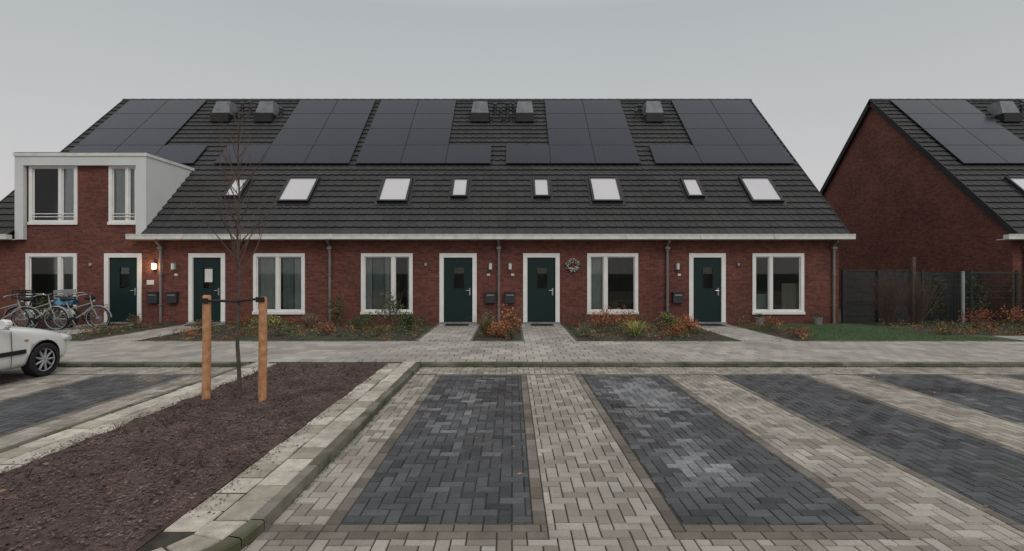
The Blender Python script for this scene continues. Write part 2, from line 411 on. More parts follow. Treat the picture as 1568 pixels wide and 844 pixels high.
beds=[(-12.15,-10.8),(-9.4,-2.45),(-1.0,.25),(1.67,5.7),(7.15,8.0),(-17.5,-14.6)]
for i,(a,b) in enumerate(beds):
    terrain('garden_soil',a,b,12.86,16.95,max(4,int((b-a)*8)),32,GZ,.04,'soil',2)
terrain('garden_soil',11.2,30,13.95,17.5,90,30,GZ,.04,'soil',2)
g=MB(); g.face([(8.0,12.86,GZ+.005),(12.95,12.86,GZ+.005),(12.95,13.94,GZ+.005),(12.35,15.5,GZ+.03),(11.2,16.9,GZ+.03),(8.0,16.9,GZ+.005)],'lawn')
g.face([(15.65,12.86,GZ+.005),(24,12.86,GZ+.005),(24,13.94,GZ+.005),(15.65,13.94,GZ+.005)],'lawn')
for _ in range(16000):
    x=U(7.6,12.6);y=U(12.88,16.7)
    if x>12.5-(max(0,y-15.0)*.8): continue
    a=U(0,6.28);h=U(.015,.035);c,s=math.cos(a)*.006,math.sin(a)*.006;lx,ly=U(-.01,.01),U(-.01,.01)
    g.face([(x-c,y-s,GZ),(x+c,y+s,GZ),(x+lx,y+ly,GZ+.01+h)],'blade')
g.obj('lawn')

# ------------------------------------------------------------------ houses
Y0,Z0,YR,ZR=16.70,3.02,23.6,9.67
SL=math.hypot(YR-Y0,ZR-Z0); CU,SU=(YR-Y0)/SL,(ZR-Z0)/SL
def rp(x,s,l): return (x,Y0+CU*s-SU*l,Z0+SU*s+CU*l)
def s_of_Y(Y): return (Y-Y0)/CU
def wall(m,x0,x1,z0,z1,ops,Y,k='brick',rev=.10):
    xs=sorted(set([x0,x1]+[o[0] for o in ops]+[o[1] for o in ops])); zs=sorted(set([z0,z1]+[o[2] for o in ops]+[o[3] for o in ops]))
    for a,b in zip(xs,xs[1:]):
        for c,d in zip(zs,zs[1:]):
            cx,cz=(a+b)/2,(c+d)/2
            if any(o[0]<cx<o[1] and o[2]<cz<o[3] for o in ops): continue
            m.face([(a,Y,c),(b,Y,c),(b,Y,d),(a,Y,d)],k)
    for a,b,c,d in ops:
        m.face([(a,Y,c),(a,Y+rev,c),(a,Y+rev,d),(a,Y,d)],k); m.face([(b,Y,c),(b,Y,d),(b,Y+rev,d),(b,Y+rev,c)],k)
        m.face([(a,Y,d),(a,Y+rev,d),(b,Y+rev,d),(b,Y,d)],k)
def frame(m,x0,x1,z0,z1,t,y0,y1,k='white',bottom=True,tb=None):
    tb=tb or t
    m.box(x0,x0+t,y0,y1,z0,z1,k); m.box(x1-t,x1,y0,y1,z0,z1,k); m.box(x0+t,x1-t,y0,y1,z1-t,z1,k)
    if bottom: m.box(x0+t,x1-t,y0,y1,z0,z0+tb,k)
def curtain(m,x0,x1,z0,z1,Y,k,amp=.025,per=.13):
    n=max(6,int((x1-x0)/.02)); p=None; ph=U(0,6)
    for i in range(n+1):
        x=x0+(x1-x0)*i/n; y=Y+amp*math.sin(x*6.283/per+ph)+amp*.4*math.sin(x*17+ph)
        if p: m.face([(p[0],p[1],z0),(x,y,z0),(x,y,z1),(p[0],p[1],z1)],k)
        p=(x,y)
def window(par,x0,x1,z0,z1,mull,curts,Y=FY,rail=False,t=.11,decor=False):
    f=MB(); y0,y1=Y-.025,Y+.085
    frame(f,x0,x1,z0,z1,t,y0,y1,tb=.10)
    f.box(x0-.02,x1+.02,y0-.03,y0-.002,z0-.03,z0+.06,'white')
    ix0,ix1,iz0,iz1=x0+t,x1-t,z0+.10,z1-t
    edges=[ix0]+[x0+(x1-x0)*q for q in mull]+[ix1]
    for q in edges[1:-1]: f.box(q-.055,q+.055,y0+.006,y1-.006,iz0,iz1,'white')
    panes=[]
    for i,(a,b) in enumerate(zip(edges,edges[1:])):
        a2=a+(.055 if i>0 else 0); b2=b-(.055 if i<len(edges)-2 else 0)
        frame(f,a2+.001,b2-.001,iz0+.001,iz1-.001,.028,y0+.05,y1-.02,'white'); panes.append((a2+.029,b2-.029))
    f.obj('window_frame',par)
    gl=MB()
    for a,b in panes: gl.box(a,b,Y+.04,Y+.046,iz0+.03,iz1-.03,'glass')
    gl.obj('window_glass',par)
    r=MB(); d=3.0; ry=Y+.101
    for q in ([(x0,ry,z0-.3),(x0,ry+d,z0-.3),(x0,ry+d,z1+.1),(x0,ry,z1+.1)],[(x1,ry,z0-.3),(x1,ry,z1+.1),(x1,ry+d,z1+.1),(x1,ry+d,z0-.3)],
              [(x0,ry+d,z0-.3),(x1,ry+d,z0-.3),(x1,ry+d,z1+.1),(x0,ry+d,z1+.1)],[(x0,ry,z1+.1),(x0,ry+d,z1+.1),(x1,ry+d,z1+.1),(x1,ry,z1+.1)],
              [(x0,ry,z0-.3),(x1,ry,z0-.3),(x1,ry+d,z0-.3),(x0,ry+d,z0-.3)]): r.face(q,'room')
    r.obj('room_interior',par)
    c=MB(); wd=ix1-ix0
    for (a,b,lo,hi,k,amp) in curts:
        curtain(c,ix0+a*wd,ix0+b*wd,iz0+lo*(iz1-iz0),iz0+hi*(iz1-iz0)+ (.05 if hi==1 else 0),Y+.16,k,amp)
    c.box(x0+.1,x1-.1,Y+.11,Y+.30,z0-.02,z0+.08,'curt_w')
    if decor:
        for X,h,k in decor:
            X=ix0+X*wd; c.tube([(X,Y+.24,z0+.08),(X,Y+.24,z0+.10),(X,Y+.24,z0+.08+h*.7),(X,Y+.24,z0+.08+h)],[.05,.07,.05,.03],k,8)
            for _ in range(18): leafquad(c,(X+random.gauss(0,.05),Y+.24,z0+.1+h+R()*.12),.06,'lf_dark')
    if rail:
        for h in (.12,.22): c.box(ix0,ix1,Y-.05,Y-.03,iz0+h,iz0+h+.025,'white')
    c.obj('curtains',par)
def door(par,x0,x1,z0,z1,Y=FY,note=False):
    f=MB(); t=.14; y0,y1=Y-.025,Y+.085
    frame(f,x0,x1,z0,z1,t,y0,y1,bottom=False)
    f.box(x0-.02,x1+.02,y0-.06,y1,z0-.03,z0+.035,'zinc')
    a,b,c,d=x0+t+.004,x1-t-.004,z0+.04,z1-t-.004
    ww=(b-a); gx0,gx1=a+ww*.36,a+ww*.70; gz0,gz1=c+1.12,c+1.80
    Yl=Y+.03
    for q in ((a,gx0,c,d),(gx1,b,c,d),(gx0,gx1,c,gz0),(gx0,gx1,gz1,d)):
        f.box(q[0],q[1],Yl,Yl+.05,q[2],q[3],'door')
    frame(f,gx0-.03,gx1+.03,gz0-.03,gz1+.03,.03,Yl-.012,Yl-.002,'door')
    f.box(a+.02,b-.02,Yl-.02,Yl-.002,c+.01,c+.16,'door')
    f.obj('front_door',par)
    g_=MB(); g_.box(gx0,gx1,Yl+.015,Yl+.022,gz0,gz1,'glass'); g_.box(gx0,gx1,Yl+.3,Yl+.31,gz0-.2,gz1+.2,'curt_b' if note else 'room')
    if note: g_.box(gx0+.03,gx1-.03,Yl+.012,Yl+.014,gz0+.2,gz1-.05,'curt_w')
    g_.obj('door_glass',par)
    h=MB(); hx=b-.09
    h.box(hx-.02,hx+.02,Yl-.012,Yl-.001,c+.88,c+1.12,'chrome'); h.tube([(hx,Yl-.01,c+1.04),(hx,Yl-.06,c+1.04),(hx-.12,Yl-.06,c+1.04)],.01,'chrome')
    h.box(a+.1,b-.1,Y-.62,Y-.12,GZ+.004,GZ+.02,'black')
    h.obj('door_handle',par)
def walllamp(par,x,z,on=False,Y=FY):
    m=MB(); m.box(x-.06,x+.06,Y-.03,Y-.001,z-.10,z+.10,'steel')
    m.tube([(x,Y-.08,z-.09),(x,Y-.08,z+.09)],.05,'lampon' if on else 'lampoff',10); m.tube([(x,Y-.08,z+.092),(x,Y-.08,z+.11)],.056,'steel',10); m.tube([(x,Y-.08,z-.11),(x,Y-.08,z-.092)],.056,'steel',10)
    m.obj('wall_lamp',par)
    if on:
        l=bpy.data.lights.new('wall_lamp_light','POINT'); l.energy=8; l.color=(1,.7,.4); l.shadow_soft_size=.06
        o=bpy.data.objects.new('wall_lamp_light',l); o.location=(x,Y-.2,z); o.parent=par; scene.collection.objects.link(o)
def mailbox(par,x,z,Y=FY):
    m=MB(); m.box(x-.17,x+.17,Y-.14,Y-.002,z-.19,z+.15,'post'); m.box(x-.18,x+.18,Y-.16,Y-.002,z+.151,z+.18,'post'); m.box(x-.12,x+.12,Y-.144,Y-.141,z+.06,z+.085,'chrome')
    m.obj('letterbox',par)
def downpipe(par,x,Y=FY):
    m=MB(); m.tube([(x,Y-.07,GZ-.02),(x,Y-.07,2.55),(x,Y-.10,2.68),(x,Y-.28,2.80),(x,Y-.30,2.9)],.042,'pipe',10)
    for z in (.7,1.7,2.5): m.box(x-.055,x+.055,Y-.12,Y-.001,z,z+.03,'pipe')
    m.box(x-.07,x+.07,Y-.14,Y-.03,2.56,2.64,'zinc')
    m.obj('downpipe',par)
def skylight(par,X,s0,s1,w):
    m=MB()
    def rb(a,b,c,d,l0,l1,k):
        P=[rp(a,c,l0),rp(b,c,l0),rp(b,d,l0),rp(a,d,l0),rp(a,c,l1),rp(b,c,l1),rp(b,d,l1),rp(a,d,l1)]
        n=len(m.v); m.v+=P; i=m.mi(k)
        for q in ((0,3,2,1),(4,5,6,7),(0,1,5,4),(1,2,6,5),(2,3,7,6),(3,0,4,7)): m.f.append(tuple(n+a_ for a_ in q)); m.m.append(i)
    a,b=X-w/2,X+w/2; t=.075
    rb(a-.09,b+.09,s0-.16,s1+.09,.0,.062,'pvf')
    rb(a,a+t,s0,s1,.063,.15,'pvf'); rb(b-t,b,s0,s1,.063,.15,'pvf'); rb(a+t,b-t,s0,s0+t,.063,.15,'pvf'); rb(a+t,b-t,s1-t*1.6,s1,.063,.165,'pvf')
    rb(a+t,b-t,s0+t,s1-t*1.6,.064,.12,'sky_blind')
    m.obj('skylight',par)
def panels(par,X0,n_bottom,cols_top,left_top,w=1.72,h=1.335,sb=4.08):
    m=MB()
    def pan(x,s):
        a,b,c,d=x+.008,x+w-.008,s+.008,s+h-.008
        for (k,l0,l1,i) in (('pvf',.10,.138,0),('pv',.1385,.140,.014)):
            P=[rp(a+i,c+i,l0),rp(b-i,c+i,l0),rp(b-i,d-i,l0),rp(a+i,d-i,l0),rp(a+i,c+i,l1),rp(b-i,c+i,l1),rp(b-i,d-i,l1),rp(a+i,d-i,l1)]
            n=len(m.v); m.v+=P; ii=m.mi(k)
            for q in ((0,3,2,1),(4,5,6,7),(0,1,5,4),(1,2,6,5),(2,3,7,6),(3,0,4,7)): m.f.append(tuple(n+a_ for a_ in q)); m.m.append(ii)
    for i in range(n_bottom): pan(X0+i*w,sb)
    for r in range(1,4):
        for c in range(cols_top): pan(left_top+c*w,sb+r*h)
    for r in (.3,1.0): 
        for xx in (X0+.1,): m.tube([rp(xx,sb+r,.09),rp(xx+n_bottom*w-.2,sb+r,.09)],.02,'zinc',4)
    m.obj('solar_panels',par)
def ventbox(par,X,Yb=22.25,k='vent'):
    m=MB(); s=s_of_Y(Yb); z=Z0+SU*s; w=.38
    m.box(X-w*.85,X+w*.85,Yb-.05,Yb+.75,z-.45,z+.30,'black')
    zt=z+.86; P=[(X-w,Yb-.22,z+.26),(X+w,Yb-.22,z+.26),(X+w,Yb+.65,z+.26),(X-w,Yb+.65,z+.26),(X-w*.78,Yb+.02,zt),(X+w*.78,Yb+.02,zt),(X+w*.78,Yb+.55,zt),(X-w*.78,Yb+.55,zt)]
    n=len(m.v); m.v+=P; i=m.mi(k)
    for q in ((0,3,2,1),(4,5,6,7),(0,1,5,4),(1,2,6,5),(2,3,7,6),(3,0,4,7)): m.f.append(tuple(n+a for a in q)); m.m.append(i)
    m.box(X-w*1.02,X+w*1.02,Yb-.30,Yb+.2,z-.12,z+.257,'black')
    m.obj('roof_vent_box',par)
def ventpipes(par,xs):
    m=MB()
    for X,Yb,h,r in xs:
        z=Z0+SU*s_of_Y(Yb)
        m.tube([(X,Yb,z-.1),(X,Yb,z+h)],r,'post',8); m.tube([(X,Yb,z+h),(X,Yb,z+h+.03),(X,Yb,z+h+.12)],[r*1.6,r*1.6,r*.5],'post',8); m.tube([(X,Yb,z+h*.6),(X,Yb,z+h*.6+.05)],r*1.5,'black',8)
    m.obj('roof_vent_pipes',par)
def house_shell(name,x0,x1,ops,hole=None,gut=((None,None),)):
    e=empty(name)
    w=MB()
    wall(w,x0,x1,-.05,2.92,ops,FY)
    YBk=30.2
    for X in (x0,x1):
        w.face([(X,FY,-.05),(X,YBk,-.05),(X,YBk,2.92+.25),(X,YR,ZR-.12),(X,FY,2.92+.3)],'brick')
    w.face([(x0,YBk,-.05),(x0,YBk,3.2),(x1,YBk,3.2),(x1,YBk,-.05)],'brick')
    w.obj('walls',e)
    r=MB(); v=.12
    segs=[(x0-v,x1+v)] if not hole else [(x0-v,hole[0]),(hole[1],x1+v)]
    YE=2*YR-Y0
    for a,b in segs:
        r.face([rp(a,0,0),rp(b,0,0),rp(b,SL,0),rp(a,SL,0)],'deck'); r.face([rp(a,0,-.12),rp(a,SL,-.12),rp(b,SL,-.12),rp(b,0,-.12)],'deck')
    if hole:
        sh=s_of_Y(19.4); r.face([rp(hole[0],sh,0),rp(hole[1],sh,0),rp(hole[1],SL,0),rp(hole[0],SL,0)],'deck')
    r.face([(x0-v,YR,ZR),(x1+v,YR,ZR),(x1+v,YE,Z0),(x0-v,YE,Z0)],'tile')
    for X,sg in ((x0-v,-1),(x1+v,1)):
        P=[rp(X,0,-.16),rp(X,SL,-.16),rp(X,SL,.07),rp(X,0,.07)]; Q=[(p[0]+sg*.03,p[1],p[2]) for p in P]
        r.face(P,'deck'); r.face(Q,'deck'); r.face([P[0],Q[0],Q[3],P[3]],'deck'); r.face([P[3],Q[3],Q[2],P[2]],'tile')
        B=[(p[0],2*YR-p[1],p[2]) for p in P]; B2=[(p[0],2*YR-p[1],p[2]) for p in Q]; r.face(B,'deck'); r.face(B2,'deck'); r.face([B[3],B2[3],B2[2],B[2]],'tile')
        r.face([B[0],B2[0],B2[1],B[1]],'deck'); r.face([P[0],Q[0],Q[1],P[1]],'deck')
    r.obj('roof_deck',e)
    t=MB(); N=28; gg=SL/N; ti=t.mi('tile')
    prof=[(0,0),(.025,.022),(.065,.024),(.095,.003),(.3,.0)]
    for k in range(N):
        s0=k*gg-(.03 if k==0 else 0); s1=(k+1)*gg+.03 if k<N-1 else SL
        x=x0-v
        while x<x1+v-.01:
            xe=min(x+.3,x1+v)
            if hole and s0<s_of_Y(19.4) and x<hole[1] and xe>hole[0]:
                if x<hole[0]: xe=hole[0]
                elif xe>hole[1]: 
                    pass
                else: x+=.3; continue
            j=U(-.003,.003); n=len(t.v); cnt=0
            xa=max(x,hole[1]) if (hole and s0<s_of_Y(19.4) and x<hole[1] and xe>hole[1]) else x
            for (px,pl) in prof:
                X=min(max(x+px,xa),xe)
                t.v.append(rp(X,s0,0.0)); t.v.append(rp(X,s0,.062+pl*.8+j)); t.v.append(rp(X,s1,.012+pl*.8)); cnt+=1
            for c in range(cnt-1):
                a=n+c*3;b=a+3
                t.f.append((a,b,b+1,a+1)); t.m.append(t.mi('deck')); t.f.append((a+1,b+1,b+2,a+2)); t.m.append(ti)
            x+=.3
    t.obj('roof_tiles',e)
    rd=MB(); x=x0-v
    while x<x1+v:
        xe=min(x+.42,x1+v+.02)
        rr=.13
        n=len(rd.v); i=rd.mi('tile')
        for X,r2 in ((x,rr),(xe+.02,rr*.92)):
            for q in range(7):
                an=math.pi*(-.08+1.16*q/6); rd.v.append((X,YR-math.cos(an)*r2*1.1,ZR-.02+math.sin(an)*r2))
        for q in range(6): rd.f.append((n+q,n+q+1,n+q+8,n+q+7)); rd.m.append(i)
        rd.f.append(tuple(n+q for q in range(7))); rd.m.append(i)
        x+=.42
    rd.obj('ridge_tiles',e)
    gt=MB()
    for a,b in gut:
        gt.box(a,b,16.56,16.575,2.87,3.03,'cream'); gt.box(a,b,16.575,16.74,2.87,2.885,'cream'); gt.box(a,b,16.74,16.755,2.87,3.00,'cream')
        gt.box(a,b,16.545,16.56,3.005,3.035,'cream')
        gt.box(a,b,16.76,FY-.002,2.86,2.885,'cream'); gt.box(a,a+.015,16.576,16.739,2.886,3.02,'cream'); gt.box(b-.015,b,16.576,16.739,2.886,3.02,'cream')
        q=a+1.8
        while q<b-.3: gt.box(q,q+.05,16.538,16.5445,2.88,3.03,'cream'); q+=2.4
    gt.obj('gutter',e)
    return e
DH=(-16.38,-12.05)
ZW0,ZW1=fz(480),fz(388)
ZD1=fz(388); ZD0=GZ+.03
winpx=[(40,118),(388,467),(553,632),(899,977),(1152,1231)]; doorpx=[(160,217),(289,345),(673,730),(801,857),(1055,1111)]
ops=[(fx(a),fx(b),ZW0,ZW1) for a,b in winpx]+[(fx(a),fx(b),ZD0,ZD1) for a,b in doorpx]
H=house_shell('terraced_brick_house',-17.75,10.85,ops,DH,gut=((-18.1,DH[0]+.02),(DH[1]-.45,11.12)))
cw=[[(0,.20,0,1,'curt_b',.03),(.3,.55,0,1,'curt_g',.03),(.84,1,0,1,'curt_g',.02)],
    [(0,.48,0,1,'curt_w',.02),(.54,.78,0,1,'curt_g',.03),(.80,1,0,1,'curt_w',.02)],
    [(.0,.14,0,1,'curt_w',.02),(.16,.40,.0,1,'curt_g',.03),(.42,.54,0,1,'curt_w',.02),(.92,1,0,1,'curt_b',.02)],
    [(.0,.33,0,1,'curt_w',.004)],
    [(.0,.32,0,.30,'curt_g',.01),(.64,1,0,.5,'curt_b',.01)]]
mu=[[.66],[.47],[.62],[.36],[.36]]
dec=[None,None,[(.75,.12,'zinc')],[(.55,.16,'lf_orange'),(.66,.10,'curt_w'),(.8,.2,'zinc')],[(.15,.1,'zinc')]]
for (a,b),m_,c_,d_ in zip(winpx,mu,cw,dec): window(H,fx(a),fx(b),ZW0,ZW1,m_,c_,decor=d_)
for i,(a,b) in enumerate(doorpx): door(H,fx(a),fx(b),ZD0,ZD1,note=(i==1))
for x,on in ((238,1),(267,0),(751,0),(781,0),(1037,0)): walllamp(H,fx(x),fz(408),bool(on))
for x in (237,266,751,781,1037): mailbox(H,fx(x),fz(455))
for x in (248,506,764,1021,1275): downpipe(H,fx(x))
sg=MB()
sg.box(fx(225),fx(236),FY-.012,FY-.002,fz(436),fz(429),'skin_w')
for x in (652,1130,140): sg.tube([(fx(x),FY-.05,fz(407)),(fx(x),FY-.05,fz(403))],.04,'steel',8); sg.box(fx(x)-.03,fx(x)+.03,FY-.05,FY-.001,fz(405),fz(403),'steel')
for x in (270,748,785,1040): sg.box(fx(x)-.05,fx(x)+.05,FY-.02,FY-.002,fz(421)-.03,fz(421)+.04,'skin_w')
sg.obj('house_number_signs',H)
d=MB(); a,b=DH; zt=5.62
W1=(fx(45),fx(119),fz(343),fz(252)); W2=(fx(167),fx(212),fz(343),fz(252))
wall(d,a+.3,b-.06,2.92,zt-.30,[W1,W2],FY)
d.face([(a+.3,FY+.001,2.80),(a+.3,FY+.001,2.92),(b-.06,FY+.001,2.92),(b-.06,FY+.001,2.80)],'brick')
d.obj('dormer_brick',H)
d=MB()
for (x0_,x1_) in ((a,a+.28),(b-.34,b)):
    d.box(x0_,x1_,FY-.14,FY-.004,2.88,zt,'render')
d.box(a+.28,b-.34,FY-.14,FY-.004,zt-.30,zt,'render')
for X,s in ((a,1),(b,-1)):
    d.box(min(X,X+s*.10),max(X,X+s*.10),FY-.004,19.62,2.90,zt-.001,'render')
d.box(a-.03,b+.03,FY-.17,19.75,zt,zt+.10,'cream'); d.box(a-.01,b+.01,FY-.15,19.7,zt+.10,zt+.13,'vent')
d.obj('dormer_cladding',H)
window(H,*W1[:2],W1[2],W1[3],[.64],[(0,.3,0,1,'curt_g',.03),(.31,.56,0,1,'curt_w',.03),(.66,1,0,1,'curt_g',.03)],rail=True)
window(H,*W2[:2],W2[2],W2[3],[.62],[(0,.55,0,1,'curt_w',.03),(.7,1,0,1,'curt_w',.02)],rail=True)
for X,w,lo,hi in ((-9.9,.62,18.1,18.95),(-7.65,1.12,17.9,19.0),(-4.18,1.06,17.9,19.0),(-1.87,.6,18.1,18.95),(1.06,.6,18.1,18.95),(3.34,1.06,17.9,19.0),(6.5,.62,18.1,18.95),(8.92,1.12,17.9,19.0)):
    skylight(H,X,s_of_Y(lo),s_of_Y(hi),w)
panels(H,-17.45,3,2,-17.45,w=1.76); panels(H,-11.38,3,2,-9.66); panels(H,-5.98,3,2,-5.98); panels(H,-.24,3,2,1.48); panels(H,5.48,3,2,7.26,w=1.78)
for X in (-12.55,-10.68,-1.38,.55,6.15): ventbox(H,X)
ventpipes(H,[(-11.9,22.6,.5,.06),(-11.5,22.5,.6,.05),(-11.3,22.8,.35,.07),(-.75,22.6,.45,.06),(-.5,22.3,.5,.05),(-.2,22.5,.55,.07),(.05,22.7,.4,.05),(5.6,22.5,.45,.06),(5.4,22.3,.35,.05),(-11.7,22.2,.3,.05),(-.35,22.0,.3,.05),(-12.0,22.2,.35,.06),(-.9,22.0,.3,.05),(-.05,22.1,.35,.06),(5.75,22.1,.3,.05),(-10.1,22.4,.4,.06)])
wr=MB(); cx,cz=fx(877),fz(406)
for _ in range(480):
    an=U(0,6.283); rr=.17+random.gauss(0,.03); leafquad(wr,(cx+math.cos(an)*rr,FY-.05+U(-.04,.02),cz+math.sin(an)*rr),U(.04,.08),random.choice(['lf_sage','curt_w','curt_w','curt_w','lf_dark']),False,.5)
wr.tube([(cx+.17*math.cos(q*.26),FY-.04,cz+.17*math.sin(q*.26)) for q in range(24)],.03,'lf_dark',6,closed=True)
wr.obj('door_wreath')
GX=16.62
ops2=[(19.0,20.7,ZW0,ZW1),(21.4,22.6,ZD0,ZD1)]
H2=house_shell('terraced_brick_house',GX,33.0,ops2,None,gut=((GX-.55,33.3),))
window(H2,19.0,20.7,ZW0,ZW1,[.4],cw[1]); door(H2,21.4,22.6,ZD0,ZD1)
panels(H2,17.25,3,2,17.25); panels(H2,23.2,3,2,23.2); skylight(H2,18.75,s_of_Y(17.9),s_of_Y(19.0),1.1); skylight(H2,21.2,s_of_Y(18.1),s_of_Y(18.95),.6)
ventbox(H2,21.5); ventpipes(H2,[(22.4,22.5,.5,.06)]); downpipe(H2,17.0)

# ------------------------------------------------------------------ vegetation
def grow(m,p,d,L,r,depth,k='twig',n=5,wob=.18,spread=.7,kids=4,up=.25,rmin=.0022):
    p=Vector(p); d=Vector(d).normalized(); pts=[p.copy()]; rads=[r]; segs=4
    dirs=[]
    for i in range(segs):
        d=(d+Vector((U(-wob,wob),U(-wob,wob),U(-wob,wob)+up*.15))).normalized(); p=p+d*L/segs; pts.append(p.copy()); rads.append(r*(1-.75*(i+1)/segs)); dirs.append(d.copy())
    m.tube(pts,rads,k,max(3,n),cap=False)
    if depth>0:
        for c in range(kids):
            t=U(.25,.98); idx=min(segs-1,int(t*segs)); q=pts[idx].lerp(pts[idx+1],t*segs-idx)
            dd=(dirs[idx]+Vector((U(-1,1),U(-1,1),U(-.3,.9)))*spread).normalized()
            grow(m,q,dd,L*U(.35,.6),max(r*(1-.75*t)*.55,rmin),depth-1,k,n-1,wob,spread,kids,up,rmin)
t=MB(); tx,ty=-3.74,7.0
pts=[(tx+.012*math.sin(i*1.3),ty+.01*math.cos(i),GZ-.02+i*4.05/16) for i in range(17)]
t.tube(pts,[.034-.029*(i/16)**.7 for i in range(17)],'bark',8)
for i in range(38):
    z=1.75+2.15*(i/38); an=i*2.4; f=1-(z-1.75)/2.5
    grow(t,(tx,ty,z),(math.cos(an)*.75,math.sin(an)*.75,1.0),U(.6,1.05)*(.35+.65*f),.0075*f+.0035,2 if f>.45 else 1,'twig',5,.14,.5,3,.4,.002)
t.obj('young_tree')
sk=MB()
for X,Y,H_ in ((-4.17,6.98,1.51),(-3.38,6.93,1.49)):
    lean=U(-.01,.01)
    sk.tube([(X,Y,GZ-.1),(X+lean,Y,.8),(X+lean,Y,H_-.03),(X+lean,Y,H_)],[.055,.054,.053,.044],'wood',14)
stake=sk.obj('tree_stakes')
st=MB()
for dy in (-.045,.045): st.tube([(-4.17,7+dy-.02,1.435),(-3.95,7+dy,1.43),(-3.74,7+dy,1.425),(-3.56,7+dy,1.45),(-3.38,7+dy-.05,1.46)],.017,'black',6)
st.box(-4.23,-4.11,6.915,6.925,1.40,1.47,'black'); st.box(-3.44,-3.32,6.865,6.875,1.42,1.49,'black')
st.obj('tree_strap',stake)

def shrub(name,x,y,rx,h,ks,n=500,ls=.05,stems=14,ry=None,z0=GZ,asp=.5,stemk='twig'):
    m=MB(); ry=ry or rx
    blobs=[(U(-.5,.5)*rx,U(-.5,.5)*ry,U(.35,.75)*h,U(.35,.6)) for _ in range(7)]
    for _ in range(stems):
        b=random.choice(blobs); p0=(x+U(-.1,.1)*rx,y+U(-.1,.1)*ry,z0); 
        grow(m,p0,(b[0]+U(-.1,.1),b[1],b[2]),h*U(.7,1.0),.006,1,stemk,4,.15,.5,4)
    for _ in range(n):
        b=random.choice(blobs); v=Vector((random.gauss(0,1),random.gauss(0,1),random.gauss(0,1))).normalized()*(R()**.4)*b[3]
        c=(x+b[0]+v.x*rx,y+b[1]+v.y*ry,max(z0+.02,z0+b[2]+v.z*h*.6)); leafquad(m,c,U(.6,1.3)*ls,random.choice(ks),False,asp)
    return m.obj(name)
def grass(name,x,y,r,h,ks,n=160):
    m=MB()
    for _ in range(n):
        a=U(0,6.283); l=U(.6,1)*h; o=U(0,1)*r; p=Vector((x+math.cos(a)*r*.15,y+math.sin(a)*r*.15,GZ)); w=Vector((-math.sin(a),math.cos(a),0))*.007
        q=[p,p+Vector((math.cos(a)*o*.4,math.sin(a)*o*.4,l*.6)),p+Vector((math.cos(a)*o,math.sin(a)*o,l*.95)),p+Vector((math.cos(a)*o*1.5,math.sin(a)*o*1.5,l*.75))]
        k=random.choice(ks)
        for i in range(3):
            f0,f1=1-i/3,1-(i+1)/3; m.face([tuple(q[i]-w*f0),tuple(q[i]+w*f0),tuple(q[i+1]+w*f1),tuple(q[i+1]-w*f1)],k)
    return m.obj(name)
shrub('red_shrub',-.35,13.3,.48,.52,['lf_red','lf_orange','lf_orange','lf_brown'],900,.055)
shrub('red_shrub',-.1,14.6,.42,.85,['lf_brown','lf_orange'],450,.07)
grass('ornamental_grass',-.7,13.9,.45,.6,['lf_brown','lf_green'])
shrub('brown_shrub',-.7,15.6,.3,.6,['lf_brown','lf_sage'],350,.05)
shrub('green_shrub',.0,13.2,.2,.3,['lf_green'],200)
shrub('red_shrub',2.5,14.6,.5,.75,['lf_red','lf_brown','lf_orange'],600,.05)
shrub('red_shrub',3.3,14.9,.5,.75,['lf_orange','lf_red','lf_brown'],650,.05)
grass('yellow_grass',3.25,13.4,.4,.50,['lf_yellow','lf_yellow','lf_green'],200)
shrub('green_shrub',4.65,15.0,.48,.68,['lf_green','lf_dark','lf_yellow'],1100,.05)
shrub('red_shrub',4.3,13.6,.42,.42,['lf_orange','lf_brown','lf_red'],600,.05)
shrub('red_shrub',5.0,14.2,.45,.58,['lf_red','lf_orange','lf_orange'],700,.05)
shrub('green_shrub',1.98,13.5,.32,.45,['lf_sage','lf_green'],450,.045)
shrub('brown_shrub',2.2,15.8,.4,.55,['lf_brown','lf_dark'],400,.045)
shrub('green_shrub',3.9,15.6,.4,.5,['lf_brown','lf_green'],450,.045)
shrub('green_shrub',-2.9,14.8,.5,.62,['lf_green','lf_dark'],1100,.055)
shrub('tall_shrub',-3.85,16.0,.5,1.2,['lf_sage','lf_dark','lf_green','lf_sage'],650,.07,24)
shrub('tall_shrub',-5.5,16.1,.4,1.15,['lf_dark','lf_green','lf_brown'],650,.06,20)
shrub('brown_shrub',-5.0,13.8,.45,.45,['lf_brown','lf_red','lf_orange'],450,.045)
shrub('green_shrub',-7.3,15.3,.6,.5,['lf_green','lf_yellow','lf_green'],900,.055)
shrub('green_shrub',-4.5,15.2,.5,.55,['lf_green','lf_dark'],700,.055)
shrub('green_shrub',-3.6,13.6,.35,.35,['lf_green','lf_brown'],400,.045)
shrub('red_shrub',-8.6,14.4,.45,.42,['lf_red','lf_brown','lf_green'],500,.05)
shrub('red_shrub',-8.2,15.9,.45,.5,['lf_red','lf_brown'],450,.05)
shrub('green_shrub',-6.3,13.7,.4,.36,['lf_sage','lf_brown','lf_green'],400,.045)
grass('ornamental_grass',-6.0,15.2,.4,.55,['lf_brown','lf_sage'])
shrub('brown_shrub',-11.6,15.8,.35,.45,['lf_brown','lf_dark'],450,.05)
shrub('green_shrub',-11.3,14.2,.45,.3,['lf_green','lf_brown'],450,.05)
shrub('green_shrub',-15.3,14.0,.5,.5,['lf_dark','lf_green'],600,.05)
shrub('tall_shrub',-14.9,16.3,.5,1.0,['lf_green','lf_dark'],600,.07)
shrub('red_shrub',7.4,13.3,.38,.36,['lf_red','lf_brown'],400,.045)
shrub('red_shrub',7.5,14.9,.34,.5,['lf_brown','lf_orange'],350,.045)
